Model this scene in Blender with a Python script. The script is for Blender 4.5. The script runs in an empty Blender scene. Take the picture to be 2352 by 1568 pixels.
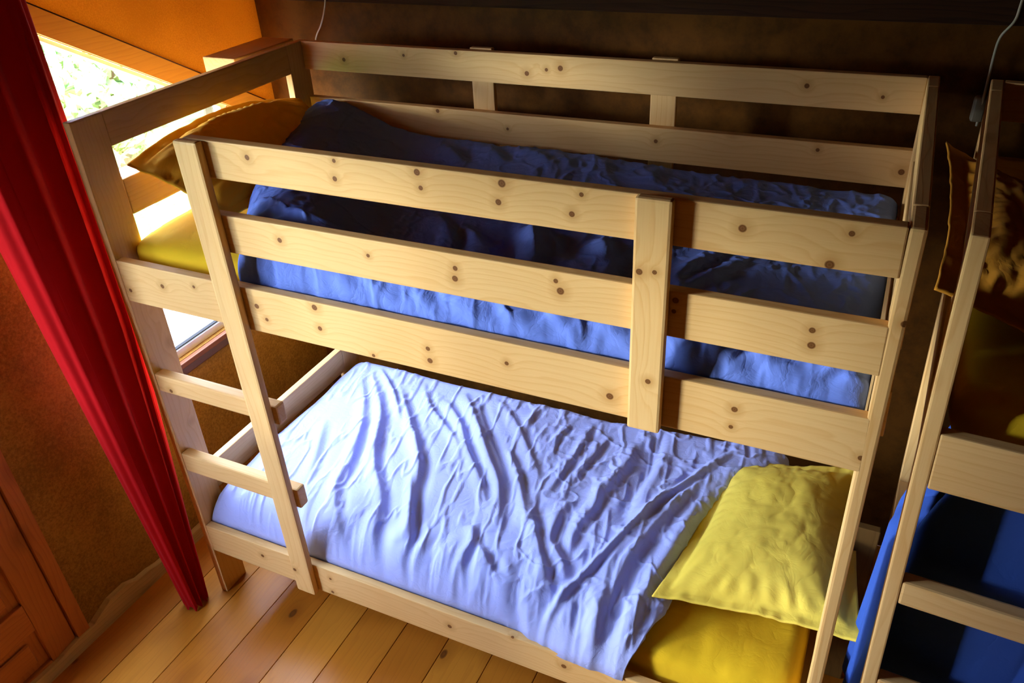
import bpy, bmesh, math, random
import numpy as np
from mathutils import Vector, Matrix, noise
random.seed(7)
PI = math.pi
sc = bpy.context.scene
COL = sc.collection
# ---------------------------------------------------------------- camera, world, sun, exposure
cd = bpy.data.cameras.new('camera'); cam = bpy.data.objects.new('camera', cd); COL.objects.link(cam)
cd.sensor_width = 36.0; cd.lens = 1846.04 / 2352 * 36.0; cd.clip_start = 0.02; cd.clip_end = 200
r_ = Vector((0.90535723, 0.42189817, -0.04827241)); u_ = Vector((-0.18943441, 0.50299501, 0.84327375)); b_ = Vector((0.38005643, -0.75431953, 0.5353122))
cam.matrix_world = Matrix(((r_.x, u_.x, b_.x, 1.96959), (r_.y, u_.y, b_.y, -1.354999), (r_.z, u_.z, b_.z, 2.358771), (0, 0, 0, 1)))
sc.camera = cam
sc.view_settings.view_transform = 'Standard'; sc.view_settings.look = 'None'
sc.view_settings.gamma = 1.0; sc.view_settings.use_curve_mapping = False
sc.view_settings.exposure = 0.0
sc.cycles.max_bounces = 8; sc.cycles.diffuse_bounces = 3; sc.cycles.transparent_max_bounces = 12
sc.cycles.use_denoising = True
wd = bpy.data.worlds.new('world'); sc.world = wd; wd.use_nodes = True
wn = wd.node_tree.nodes; wn.clear()
wo = wn.new('ShaderNodeOutputWorld'); bg = wn.new('ShaderNodeBackground'); wd.node_tree.links.new(bg.outputs[0], wo.inputs[0])
wtc = wn.new('ShaderNodeTexCoord'); wsep = wn.new('ShaderNodeSeparateXYZ'); wr = wn.new('ShaderNodeValToRGB'); wm = wn.new('ShaderNodeMapRange')
wd.node_tree.links.new(wtc.outputs['Generated'], wsep.inputs[0]); wd.node_tree.links.new(wsep.outputs[2], wm.inputs[0])
wm.inputs[1].default_value = -0.1; wm.inputs[2].default_value = 0.9
wd.node_tree.links.new(wm.outputs[0], wr.inputs[0]); wd.node_tree.links.new(wr.outputs[0], bg.inputs[0])
wr.color_ramp.elements[0].color = (0.66, 0.745, 1.0, 1); wr.color_ramp.elements[1].color = (0.48, 0.61, 1.0, 1)
bg.inputs[1].default_value = 32.0
sd = bpy.data.lights.new('sun', 'SUN'); sd.energy = 6.5; sd.angle = math.radians(9); sd.color = (0.88, 0.93, 1.0)
sun = bpy.data.objects.new('sun', sd); COL.objects.link(sun)
SUN_DIR = Vector((1.7, 1.0, -0.23)).normalized()
sun.rotation_euler = SUN_DIR.to_track_quat('-Z', 'Y').to_euler(); sun.location = (-4, -2, 3)
def portal(name, loc, sy, sz):
    l = bpy.data.lights.new(name, 'AREA'); l.shape = 'RECTANGLE'; l.size = sz; l.size_y = sy; l.cycles.is_portal = True
    o = bpy.data.objects.new(name, l); COL.objects.link(o); o.location = loc; o.rotation_euler = (0, -PI / 2, 0); return o
portal('window_portal', (-0.36, 0.44, 1.45), 0.95, 1.45)
portal('door_portal', (-0.36, -0.93, 1.05), 0.95, 2.1)

# ---------------------------------------------------------------- measures (metres, bed corner at the origin)
L, W, H, T, TR, PW = 2.06, 0.9825, 1.7823, 0.0289, 0.0278, 0.1037
R1B, R2T, R2B, R3T, R3B, R4T, R4B = 1.6877, 1.5921, 1.4878, 1.3902, 1.2589, 0.3468, 0.2248
LX0, LX1, LY, LZB = 0.430, 0.5042, -0.0249, 0.2209
BX0, BX1, BZB = 1.5653, 1.6368, 1.2544
WX, WY = -0.285, 1.15        # inner faces of the left and the back wall

# ---------------------------------------------------------------- materials
class NT:
    def __init__(s, name):
        s.m = bpy.data.materials.new(name); s.m.use_nodes = True; s.t = s.m.node_tree; s.t.nodes.clear()
        s.out = s.t.nodes.new('ShaderNodeOutputMaterial')
    def n(s, typ, **kw):
        x = s.t.nodes.new(typ)
        for k, v in kw.items():
            if k.startswith('i_'):
                key = k[2:]; key = int(key) if key.isdigit() else key.replace('_', ' ')
                x.inputs[key].default_value = v
            else: setattr(x, k, v)
        return x
    def l(s, a, b): s.t.links.new(a, b)
    def math(s, op, a, b=None, c=None, clamp=False):
        x = s.n('ShaderNodeMath', operation=op, use_clamp=clamp)
        for i, v in enumerate((a, b, c)):
            if v is None: continue
            if isinstance(v, (int, float)): x.inputs[i].default_value = v
            else: s.l(v, x.inputs[i])
        return x.outputs[0]
    def mix(s, f, a, b, blend='MIX'):
        x = s.n('ShaderNodeMix', data_type='RGBA', blend_type=blend)
        for i, v in ((0, f), (6, a), (7, b)):
            if isinstance(v, (int, float)): x.inputs[i].default_value = v
            elif isinstance(v, tuple): x.inputs[i].default_value = (*v[:3], 1)
            else: s.l(v, x.inputs[i])
        return x.outputs[2]
    def ramp(s, f, stops):
        x = s.n('ShaderNodeValToRGB'); e = x.color_ramp.elements
        while len(e) < len(stops): e.new(0.5)
        for q, (p, c) in zip(e, stops): q.position = p; q.color = (*c, 1) if isinstance(c, tuple) else (c, c, c, 1)
        s.l(f, x.inputs[0]); return x.outputs[0]

def srgb(r, g, b):
    f = lambda c: (c / 255 / 12.92) if c / 255 <= 0.04045 else ((c / 255 + 0.055) / 1.055) ** 2.4
    return (f(r), f(g), f(b))

def wood(name, axis, knots=(), light=srgb(228, 190, 132), dark=srgb(196, 142, 78), rough=0.55, voro=True, kr=0.0075, off=0.0, grain=1.0, kcol=srgb(104, 56, 18), spec=0.18):
    """pine: growth rings drawn along the given axis, knots at the given points, a few small random ones"""
    t = NT(name)
    tc = t.n('ShaderNodeTexCoord'); sep = t.n('ShaderNodeSeparateXYZ'); t.l(tc.outputs['Object'], sep.inputs[0])
    ax = 'XYZ'.index(axis); o = [i for i in range(3) if i != ax]
    comb = t.n('ShaderNodeCombineXYZ')       # u along the grain, v, w across
    t.l(t.math('ADD', sep.outputs[ax], off), comb.inputs[0]); t.l(sep.outputs[o[0]], comb.inputs[1]); t.l(sep.outputs[o[1]], comb.inputs[2])
    P = comb.outputs[0]
    # distance to knots
    dk = None
    for kk, k in enumerate(knots):
        q = (k[ax], k[o[0]], k[o[1]])
        d = t.n('ShaderNodeVectorMath', operation='DISTANCE'); t.l(P, d.inputs[0]); d.inputs[1].default_value = (q[0] + off, q[1], q[2])
        dd = t.math('MULTIPLY', d.outputs['Value'], (1.0, .8, 1.25, .9, 1.1, 1.4)[kk * 5 % 6])
        dk = dd if dk is None else t.math('MINIMUM', dk, dd)
    if voro:
        mp = t.n('ShaderNodeMapping'); mp.inputs['Scale'].default_value = (4.2, 7.5, 7.5); t.l(P, mp.inputs[0])
        vo = t.n('ShaderNodeTexVoronoi', feature='F1', i_Scale=1.0, i_Randomness=1.0); t.l(mp.outputs[0], vo.inputs['Vector'])
        dv = t.math('MULTIPLY', vo.outputs['Distance'], 0.135)
        dk = dv if dk is None else t.math('MINIMUM', dk, dv)
    if dk is None: dk = t.math('ADD', sep.outputs[0], 50)
    warp = t.math('POWER', 2.718, t.math('MULTIPLY', dk, -38.0))
    ns = t.n('ShaderNodeTexNoise', i_Scale=1.0, i_Detail=3.0, i_Roughness=0.5)
    mp2 = t.n('ShaderNodeMapping'); mp2.inputs['Scale'].default_value = (1.3, 9, 9); t.l(P, mp2.inputs[0]); t.l(mp2.outputs[0], ns.inputs['Vector'])
    rad = t.math('ADD', t.math('MULTIPLY', comb.inputs[1].links[0].from_socket, 1.0), t.math('MULTIPLY', comb.inputs[2].links[0].from_socket, 1.35))
    ph = t.math('ADD', t.math('MULTIPLY', rad, 95.0), t.math('MULTIPLY', ns.outputs[0], 16.0))
    ph = t.math('ADD', ph, t.math('MULTIPLY', warp, 4.5))
    saw = t.math('FRACT', t.math('MULTIPLY', ph, 0.42))
    ring = t.ramp(saw, [(0.0, 0.0), (0.62, 0.25), (0.9, 1.0), (1.0, 0.05)])
    fn = t.n('ShaderNodeTexNoise', i_Scale=1.0, i_Detail=4.0, i_Roughness=0.6)
    mp3 = t.n('ShaderNodeMapping'); mp3.inputs['Scale'].default_value = (9, 260, 260); t.l(P, mp3.inputs[0]); t.l(mp3.outputs[0], fn.inputs['Vector'])
    big = t.n('ShaderNodeTexNoise', i_Scale=2.2, i_Detail=2.0); t.l(P, big.inputs['Vector'])
    f = t.math('MULTIPLY', ring, 0.30 * grain)
    f = t.math('ADD', f, t.math('MULTIPLY', t.math('SUBTRACT', fn.outputs[0], 0.45), 0.55 * grain), clamp=True)
    f = t.math('ADD', f, t.math('MULTIPLY', t.math('SUBTRACT', big.outputs[0], 0.45), 0.9), clamp=True)
    c = t.mix(f, light, dark)
    kf = t.ramp(t.math('DIVIDE', dk, kr), [(0.0, 0.95), (0.45, 0.8), (0.62, 1.0), (0.8, 0.75), (1.0, 0.0)])
    halo = t.ramp(t.math('DIVIDE', dk, kr * 3.4), [(0.0, 0.5), (0.4, 0.42), (1.0, 0.0)])
    c = t.mix(halo, c, tuple(x * 0.75 for x in dark))
    c = t.mix(kf, c, kcol)
    b = t.n('ShaderNodeBsdfPrincipled'); t.l(c, b.inputs['Base Color']); b.inputs['Roughness'].default_value = rough; b.inputs['Specular IOR Level'].default_value = spec
    bp = t.n('ShaderNodeBump', i_Strength=0.12, i_Distance=0.002); t.l(t.math('ADD', f, kf), bp.inputs['Height']); t.l(bp.outputs[0], b.inputs['Normal'])
    t.l(b.outputs[0], t.out.inputs[0]); return t.m

def cloth(name, col, col2=None, rough=0.85, weave=1.0, trans=0.0, sheen=0.02, crease=1.0, cs=26.0):
    t = NT(name); tc = t.n('ShaderNodeTexCoord'); P = tc.outputs['Object']
    n1 = t.n('ShaderNodeTexNoise', i_Scale=3.0, i_Detail=3.0); t.l(P, n1.inputs['Vector'])
    c = t.mix(t.math('MULTIPLY', n1.outputs[0], 0.8), col, col2 or tuple(x * 0.85 for x in col))
    n2 = t.n('ShaderNodeTexNoise', i_Scale=900.0, i_Detail=1.0); t.l(P, n2.inputs['Vector'])
    # fine creases: ridged noise
    n3 = t.n('ShaderNodeTexNoise', i_Scale=cs, i_Detail=4.0, i_Roughness=0.55, i_Distortion=0.7); t.l(P, n3.inputs['Vector'])
    rid = t.math('ABSOLUTE', t.math('SUBTRACT', n3.outputs[0], 0.5))
    hgt = t.math('ADD', t.math('MULTIPLY', t.math('POWER', rid, 0.7), 1.0 * crease), t.math('MULTIPLY', n2.outputs[0], 0.03 * weave))
    bp = t.n('ShaderNodeBump', i_Strength=0.5, i_Distance=0.006); t.l(hgt, bp.inputs['Height'])
    b = t.n('ShaderNodeBsdfPrincipled'); t.l(c, b.inputs['Base Color']); b.inputs['Roughness'].default_value = rough
    b.inputs['Sheen Weight'].default_value = sheen; t.l(bp.outputs[0], b.inputs['Normal'])
    b.inputs['Specular IOR Level'].default_value = 0.1
    if trans > 0:
        tr = t.n('ShaderNodeBsdfTranslucent'); t.l(c, tr.inputs[0]); mx = t.n('ShaderNodeMixShader'); mx.inputs[0].default_value = trans
        t.l(b.outputs[0], mx.inputs[1]); t.l(tr.outputs[0], mx.inputs[2]); t.l(mx.outputs[0], t.out.inputs[0])
    else: t.l(b.outputs[0], t.out.inputs[0])
    return t.m

def board_mat(name, a, b_, scale=60.0, rough=0.6, trans=0.0, bump=0.15):
    t = NT(name); tc = t.n('ShaderNodeTexCoord'); P = tc.outputs['Object']
    n1 = t.n('ShaderNodeTexNoise', i_Scale=scale, i_Detail=4.0, i_Roughness=0.7); t.l(P, n1.inputs['Vector'])
    n2 = t.n('ShaderNodeTexNoise', i_Scale=2.6, i_Detail=5.0, i_Roughness=0.6); t.l(P, n2.inputs['Vector'])
    f = t.math('ADD', t.math('MULTIPLY', t.math('SUBTRACT', n1.outputs[0], 0.5), 1.3), n2.outputs[0], clamp=True)
    c = t.mix(t.ramp(f, [(0.3, 0.0), (0.72, 1.0)]), a, b_)
    b = t.n('ShaderNodeBsdfPrincipled'); t.l(c, b.inputs['Base Color']); b.inputs['Roughness'].default_value = rough
    b.inputs['Specular IOR Level'].default_value = 0.06
    bp = t.n('ShaderNodeBump', i_Strength=bump, i_Distance=0.003); t.l(f, bp.inputs['Height']); t.l(bp.outputs[0], b.inputs['Normal'])
    if trans > 0:
        tr = t.n('ShaderNodeBsdfTranslucent'); t.l(c, tr.inputs[0]); mx = t.n('ShaderNodeMixShader'); mx.inputs[0].default_value = trans
        t.l(b.outputs[0], mx.inputs[1]); t.l(tr.outputs[0], mx.inputs[2]); t.l(mx.outputs[0], t.out.inputs[0])
    else: t.l(b.outputs[0], t.out.inputs[0])
    return t.m

def plain(name, col, rough=0.5, metal=0.0):
    t = NT(name); b = t.n('ShaderNodeBsdfPrincipled'); tc = t.n('ShaderNodeTexCoord')
    n = t.n('ShaderNodeTexNoise', i_Scale=40.0); t.l(tc.outputs['Object'], n.inputs['Vector'])
    t.l(t.mix(t.math('MULTIPLY', n.outputs[0], 0.35), col, tuple(x * 0.7 for x in col)), b.inputs['Base Color'])
    b.inputs['Roughness'].default_value = rough; b.inputs['Metallic'].default_value = metal; t.l(b.outputs[0], t.out.inputs[0]); return t.m

def glass_mat():
    t = NT('window_glass'); a = t.n('ShaderNodeBsdfTransparent'); a.inputs[0].default_value = (0.96, 0.98, 0.97, 1)
    g = t.n('ShaderNodeBsdfGlossy'); g.inputs['Roughness'].default_value = 0.02
    mx = t.n('ShaderNodeMixShader'); mx.inputs[0].default_value = 0.06
    t.l(a.outputs[0], mx.inputs[1]); t.l(g.outputs[0], mx.inputs[2]); t.l(mx.outputs[0], t.out.inputs[0]); return t.m

# ---------------------------------------------------------------- object helpers
def link(name, me, mat=None, parent=None, label=None, cat=None, group=None, kind=None, smooth=False):
    o = bpy.data.objects.new(name, me); COL.objects.link(o)
    if mat is not None: me.materials.append(mat)
    if parent is not None: o.parent = parent
    tag(o, label, cat, group, kind)
    if smooth:
        for p in me.polygons: p.use_smooth = True
    return o
def tag(o, label=None, cat=None, group=None, kind=None):
    if label: o['label'] = label
    if cat: o['category'] = cat
    if group: o['group'] = group
    if kind: o['kind'] = kind
def empty(name, label, cat, loc=(0, 0, 0), group=None):
    o = bpy.data.objects.new(name, None); COL.objects.link(o); o.location = loc; o.empty_display_size = 0.05
    tag(o, label, cat, group); return o
def box_me(name, x0, x1, y0, y1, z0, z1, bev=0.003, seg=2, cuts=1, warp=None):
    bm = bmesh.new()
    bmesh.ops.create_cube(bm, size=1.0)
    for v in bm.verts: v.co = Vector(((x0 + x1) / 2 + v.co.x * (x1 - x0), (y0 + y1) / 2 + v.co.y * (y1 - y0), (z0 + z1) / 2 + v.co.z * (z1 - z0)))
    if bev > 0: bmesh.ops.bevel(bm, geom=list(bm.edges) + list(bm.verts), offset=bev, segments=seg, affect='EDGES', profile=0.6)
    if warp:
        for v in bm.verts: v.co = warp(v.co)
    me = bpy.data.meshes.new(name); bm.to_mesh(me); bm.free(); return me
def prism_me(name, polys, axis='x', d0=0.0, d1=0.01):
    """closed prisms: polys are lists of (a, b); extruded along axis from d0 to d1"""
    vs, fs = [], []
    def P(a, b, d): return {'x': (d, a, b), 'y': (a, d, b), 'z': (a, b, d)}[axis]
    for pl in polys:
        n = len(pl); s = len(vs)
        vs += [P(a, b, d0) for a, b in pl] + [P(a, b, d1) for a, b in pl]
        fs += [tuple(s + i for i in range(n))[::-1], tuple(s + n + i for i in range(n))]
        fs += [(s + i, s + (i + 1) % n, s + n + (i + 1) % n, s + n + i) for i in range(n)]
    me = bpy.data.meshes.new(name); me.from_pydata(vs, [], fs); me.validate()
    bm = bmesh.new(); bm.from_mesh(me); bmesh.ops.recalc_face_normals(bm, faces=bm.faces); bm.to_mesh(me); bm.free(); return me
def grid_me(name, X, Y, Z, closed_u=False):
    n, m = X.shape
    vs = np.stack([X, Y, Z], -1).reshape(-1, 3)
    i, j = np.meshgrid(np.arange(n if closed_u else n - 1), np.arange(m - 1), indexing='ij')
    a = i * m + j; b = ((i + 1) % n) * m + j
    fs = np.stack([a, b, b + 1, a + 1], -1).reshape(-1, 4)
    me = bpy.data.meshes.new(name); me.from_pydata(vs.tolist(), [], fs.tolist()); me.update(); return me
def tube_me(name, pts, r, n=8):
    bm = bmesh.new(); rings = []
    for k, p in enumerate(pts):
        p = Vector(p); a = Vector(pts[max(0, k - 1)]); b = Vector(pts[min(len(pts) - 1, k + 1)]); t = (b - a).normalized()
        s = t.orthogonal().normalized() if k == 0 else (rs - t * rs.dot(t)).normalized(); rs = s; q = t.cross(s)
        rings.append([bm.verts.new(p + (s * math.cos(2 * PI * i / n) + q * math.sin(2 * PI * i / n)) * r) for i in range(n)])
    for a, b in zip(rings, rings[1:]):
        for i in range(n): bm.faces.new((a[i], a[(i + 1) % n], b[(i + 1) % n], b[i]))
    bm.faces.new(rings[0][::-1]); bm.faces.new(rings[-1])
    bmesh.ops.recalc_face_normals(bm, faces=bm.faces)
    me = bpy.data.meshes.new(name); bm.to_mesh(me); bm.free(); return me
def catmull(pts, n=12):
    P = [Vector(p) for p in pts]; P = [P[0] * 2 - P[1]] + P + [P[-1] * 2 - P[-2]]; out = []
    for k in range(1, len(P) - 2):
        for i in range(n):
            t = i / n; a, b, c, d = P[k - 1:k + 3]
            out.append(0.5 * ((2 * b) + (c - a) * t + (2 * a - 5 * b + 4 * c - d) * t * t + (3 * b - a - 3 * c + d) * t ** 3))
    out.append(P[-2]); return out
# value noise on numpy arrays
_rng = np.random.default_rng(3); _lat = _rng.random((256, 256))
def vnoise(x, y, seed=0):
    x = x + seed * 17.3; y = y + seed * 9.1
    xi = np.floor(x).astype(int); yi = np.floor(y).astype(int); fx = x - xi; fy = y - yi
    fx = fx * fx * fx * (fx * (fx * 6 - 15) + 10); fy = fy * fy * fy * (fy * (fy * 6 - 15) + 10)
    g = lambda a, b: _lat[a % 256, b % 256]
    return (g(xi, yi) * (1 - fx) + g(xi + 1, yi) * fx) * (1 - fy) + (g(xi, yi + 1) * (1 - fx) + g(xi + 1, yi + 1) * fx) * fy
def fbm(x, y, o=4, seed=0):
    s = 0; a = 0.5
    for k in range(o): s = s + a * vnoise(x * 2 ** k, y * 2 ** k, seed + k); a /= 2
    return s
def ridges(X, Y, lines, A, w0):
    """raised folds along polylines: soft on the left, steeper on the right, with a groove beside each"""
    h = np.zeros_like(X)
    for pts, amp, wd_ in lines:
        C = np.array([tuple(v[:2]) for v in catmull([(p[0], p[1], 0) for p in pts], 6)])
        w = w0 * wd_; best = np.full(X.shape, 1e9); sgn = np.zeros_like(X); tt = np.zeros_like(X)
        seg = np.linalg.norm(np.diff(C, axis=0), axis=1); cum = np.concatenate([[0], np.cumsum(seg)]); tot = cum[-1]
        lo = C.min(0) - 5 * w; hi = C.max(0) + 5 * w
        msk = (X > lo[0]) & (X < hi[0]) & (Y > lo[1]) & (Y < hi[1])
        x = X[msk]; y = Y[msk]; bd = np.full(x.shape, 1e9); bs = np.zeros_like(x); bt = np.zeros_like(x)
        for k in range(len(C) - 1):
            a = C[k]; d = C[k + 1] - a; l2 = (d @ d) + 1e-12
            t = np.clip(((x - a[0]) * d[0] + (y - a[1]) * d[1]) / l2, 0, 1)
            px = x - a[0] - t * d[0]; py = y - a[1] - t * d[1]; dist = np.hypot(px, py)
            s = np.sign(d[0] * py - d[1] * px)
            up = dist < bd; bd[up] = dist[up]; bs[up] = s[up]; bt[up] = (cum[k] + t[up] * seg[k]) / tot
        s = bd * bs * (1 if C[-1][1] < C[0][1] else -1)   # positive: towards +x of a line running to the front
        taper = np.clip(np.sin(PI * np.clip(bt, 0, 1)), 0, 1) ** 0.6
        right = s > 0
        prof = np.where(right, np.exp(-(s / (w * 0.62)) ** 2), np.exp(-(s / (w * 1.25)) ** 2)) - 0.5 * np.exp(-((s - 1.5 * w) / (w * 0.8)) ** 2)
        h[msk] += amp * A * taper * prof
    return h
# ---------------------------------------------------------------- the material set
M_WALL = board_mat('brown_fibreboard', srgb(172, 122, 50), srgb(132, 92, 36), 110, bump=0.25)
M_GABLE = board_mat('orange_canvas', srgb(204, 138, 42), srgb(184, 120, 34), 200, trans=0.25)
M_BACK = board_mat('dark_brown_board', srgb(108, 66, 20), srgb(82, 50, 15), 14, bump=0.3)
M_BEAM = wood('dark_beam_wood', 'X', light=srgb(66, 38, 14), dark=srgb(26, 14, 5), voro=True, grain=1.4, rough=0.8)
M_CEIL = wood('ceiling_wood', 'X', light=srgb(104, 54, 12), dark=srgb(70, 32, 6), rough=0.8)
M_TRIM = wood('trim_wood', 'Y', light=srgb(204, 138, 50), dark=srgb(172, 106, 34), rough=0.5, voro=False)
M_SILL = wood('sill_wood', 'Y', light=srgb(140, 84, 50), dark=srgb(92, 50, 30), rough=0.4, voro=False)
M_DOORV = wood('door_wood_upright', 'Z', light=srgb(190, 112, 52), dark=srgb(140, 74, 32), rough=0.45, kr=0.012)
M_DOORH = wood('door_wood_level', 'Y', light=srgb(190, 112, 52), dark=srgb(140, 74, 32), rough=0.45, kr=0.012)
M_BASE = wood('live_edge_wood', 'Y', light=srgb(214, 180, 118), dark=srgb(160, 130, 70), rough=0.6, kr=0.012)
M_PVC = plain('white_frame', srgb(235, 235, 232), 0.35)
M_BROWN = plain('brown_moulding', srgb(92, 42, 26), 0.3)
M_GLASS = glass_mat()
M_DARK = plain('black_joint', (0.01, 0.006, 0.004), 0.9)

# ---------------------------------------------------------------- the setting
FX0, FX1, FY0, FY1 = WX, 4.6, -3.2, WY
floor = empty('floor', None, None); floor['kind'] = 'structure'
sub = link('floor_base', box_me('floor_base', FX0 - .06, FX1 + .06, FY0 - .06, FY1 + .06, -0.08, -0.022, 0), M_DARK, floor)
fm = [wood('floor_pine_%d' % i, 'Y', light=l_, dark=d_, rough=0.34, kr=0.014, off=i * 3.7, grain=0.8, spec=0.4) for i, (l_, d_) in enumerate(
    [(srgb(208, 130, 36), srgb(170, 92, 20)), (srgb(196, 118, 30), srgb(156, 82, 18)), (srgb(216, 140, 42), srgb(180, 102, 24))])]
x = 0.064 - 0.168 * 3; k = 0
while x < FX1:
    a, b = max(x, FX0), min(x + 0.1665, FX1)
    if b - a > 0.02: link('floorboard', box_me('floorboard', a + 0.0004, b - 0.0004, FY0, FY1, -0.022, 0.0, 0.0012, 1), fm[(k * 7) % 3], floor)
    x += 0.168; k += 1

def hz(y): return 1.943 - 0.590 * (y - 0.229)       # raked window head
Y0w, Y1w, SILL = 0.0, 0.90, 0.745
wl = link('wall_left', prism_me('wall_left', [
    [(FY0, 0), (-1.45, 0), (-1.45, 2.8), (FY0, 2.8)], [(-1.45, 2.09), (-0.40, 2.09), (-0.40, 2.8), (-1.45, 2.8)],
    [(-0.40, 0), (Y0w, 0), (Y0w, 2.8), (-0.40, 2.8)], [(Y0w, 0), (Y1w, 0), (Y1w, SILL), (Y0w, SILL)],
    [(Y1w, 0), (WY + .06, 0), (WY + .06, 1.40), (Y1w, hz(Y1w))]], 'x', WX - 0.06, WX), M_WALL, kind='structure')
gab = link('gable_panel', prism_me('gable_panel', [[(Y0w, hz(Y0w)), (Y1w, hz(Y1w)), (WY + .06, 1.40), (WY + .06, 2.8), (Y0w, 2.8)]], 'x', WX - 0.012, WX - 0.004), M_GABLE, wl)
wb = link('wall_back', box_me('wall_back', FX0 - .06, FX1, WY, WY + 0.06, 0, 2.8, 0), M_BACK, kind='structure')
link('wall_right', box_me('wall_right', FX1, FX1 + .06, FY0, FY1 + .06, 0, 2.8, 0), M_BACK, kind='structure')
link('wall_front', box_me('wall_front', FX0 - .06, FX1 + .06, FY0 - .06, FY0, 0, 2.8, 0), M_BACK, kind='structure')
link('ceiling', box_me('ceiling', FX0 - .06, FX1 + .06, FY0 - .06, FY1 + .06, 2.8, 2.86, 0), M_CEIL, kind='structure')
link('trim_1', box_me('trim_1', -0.15, FX1, WY - 0.055, WY, 1.885, 2.14, 0.006), M_BEAM, kind='structure')
# raked trim board along the window head, with the dark joint above it
dz = 0.078
link('trim_2', prism_me('trim_2', [[(Y0w, hz(Y0w) - 0.0), (1.149, hz(1.149)), (1.149, hz(1.149) + dz), (Y0w, hz(Y0w) + dz)]], 'x', WX + 0.0, WX + 0.014), M_TRIM, kind='structure')
link('trim_3', prism_me('trim_3', [[(Y0w, hz(Y0w) + dz + .001), (1.149, hz(1.149) + dz + .001), (1.149, hz(1.149) + dz + 0.007), (Y0w, hz(Y0w) + dz + 0.007)]], 'x', WX, WX + 0.006), M_BROWN, kind='structure')
# baseboard with the live edge
bl = [(-1.4, 0), (-0.02, 0), (0.9, 0), (0.9, .05), (0.1, 0.05), (-.033, .059), (-.075, .070), (-.129, .074), (-.177, .098), (-.251, .097), (-.30, .078), (-.336, .062), (-.40, .064), (-.497, .050), (-.584, .052), (-1.4, .05)]
bm = bmesh.new(); base_polys = []
top = bl[3:]; 
for a, b in zip(top, top[1:]): base_polys.append([(b[0], 0), (a[0], 0), (a[0], a[1]), (b[0], b[1])])
bm.free()
me = prism_me('baseboard_left', base_polys, 'x', WX, WX + 0.024)
bm = bmesh.new(); bm.from_mesh(me); bmesh.ops.remove_doubles(bm, verts=bm.verts, dist=1e-5)
bmesh.ops.delete(bm, geom=[f for f in bm.faces if abs(f.normal.y) > .99 and -1.39 < f.calc_center_median().y < .89], context='FACES'); bm.to_mesh(me); bm.free()
link('baseboard_left', me, M_BASE, kind='structure')

# window in the left wall
win = empty('window_1', None, None); win['kind'] = 'structure'
xo, xi = WX - 0.055, WX - 0.02
link('window_frame', prism_me('window_frame', [
    [(Y0w, SILL), (Y1w, SILL), (Y1w, SILL + .03), (Y0w, SILL + .03)],
    [(Y1w - .03, SILL + .03), (Y1w, SILL + .03), (Y1w, hz(Y1w)), (Y1w - .03, hz(Y1w - .03))],
    [(Y0w, SILL + .03), (Y0w + .03, SILL + .03), (Y0w + .03, hz(Y0w + .03)), (Y0w, hz(Y0w))],
    [(Y0w + .03, hz(Y0w + .03) - .014), (Y1w - .03, hz(Y1w - .03) - .014), (Y1w - .03, hz(Y1w - .03)), (Y0w + .03, hz(Y0w + .03))]], 'x', xo, xi), M_PVC, win)
link('glazing_gasket', prism_me('glazing_gasket', [[(Y0w + .03, SILL + .034), (Y1w - .03, SILL + .034), (Y1w - .03, SILL + .038), (Y0w + .03, SILL + .038)]], 'x', xi - .02, xi - .003), M_DARK, win)
link('pane', prism_me('pane', [[(Y0w + .03, SILL + .03), (Y1w - .03, SILL + .03), (Y1w - .03, hz(Y1w - .03) - .014), (Y0w + .03, hz(Y0w + .03) - .014)]], 'x', xi - .022, xi - .018), M_GLASS, win)
link('window_sill', box_me('window_sill', WX, WX + 0.022, Y0w, Y1w + .03, SILL - .022, SILL - .001, 0.003), M_SILL, win)
link('sill_moulding', box_me('sill_moulding', WX, WX + 0.012, Y0w, Y1w + .02, SILL - .060, SILL - .0225, 0.005), M_BROWN, win)
# door in the left wall: wooden panels below; unseen glazing added to admit the front light
dr = empty('door_1', None, None); dr['kind'] = 'structure'
DX0, DX1 = WX - .035, WX + .008; ya, yb = -1.44, -0.402
link('door_casing', prism_me('door_casing', [[(-0.398, 0.055), (-0.352, 0.055), (-0.352, 2.12), (-0.398, 2.12)]], 'x', WX, WX + .02), M_DOORV, dr)
link('door_casing', prism_me('door_casing', [[(-1.50, 0.055), (-1.452, 0.055), (-1.452, 2.12), (-1.50, 2.12)]], 'x', WX, WX + .02), M_DOORV, dr)
link('door_casing', prism_me('door_casing', [[(-1.45, 2.08), (-0.40, 2.08), (-0.40, 2.12), (-1.45, 2.12)]], 'x', WX, WX + .02), M_DOORH, dr)
link('stile', box_me('stile', DX0, DX1, -0.497, -0.401, .012, 2.07, .004), M_DOORV, dr)
link('stile', box_me('stile', DX0, DX1, ya, ya + .09, .012, 2.07, .004), M_DOORV, dr)
for z0, z1 in ((.012, .06), (.215, .335), (.93, 1.0), (1.985, 2.07)):
    link('door_rail', box_me('door_rail', DX0 + .001, DX1 - .001, -0.935, -0.497, z0, z1, .004), M_DOORH, dr)
for z0, z1 in ((.012, .10), (1.985, 2.07)):
    link('door_rail', box_me('door_rail', DX0 + .001, DX1 - .001, ya + .09, -0.985, z0, z1, .004), M_DOORH, dr)
for z0, z1 in ((.06, .215), (.335, .93)):
    for y0, y1 in ((-0.935, -0.497),):
        o = link('door_panel', box_me('door_panel', DX0 + .012, DX1 - .016, y0, y1, z0, z1, 0), M_DOORV, dr)
        link('raised_field', box_me('raised_field', DX1 - .016, DX1 - .004, y0 + .035, y1 - .035, z0 + .03, z1 - .03, .006, 1), M_DOORH, o)
link('stile', box_me('stile', DX0 + .001, DX1 - .001, -0.985, -0.935, .012, 2.07, .004), M_DOORV, dr)
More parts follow.
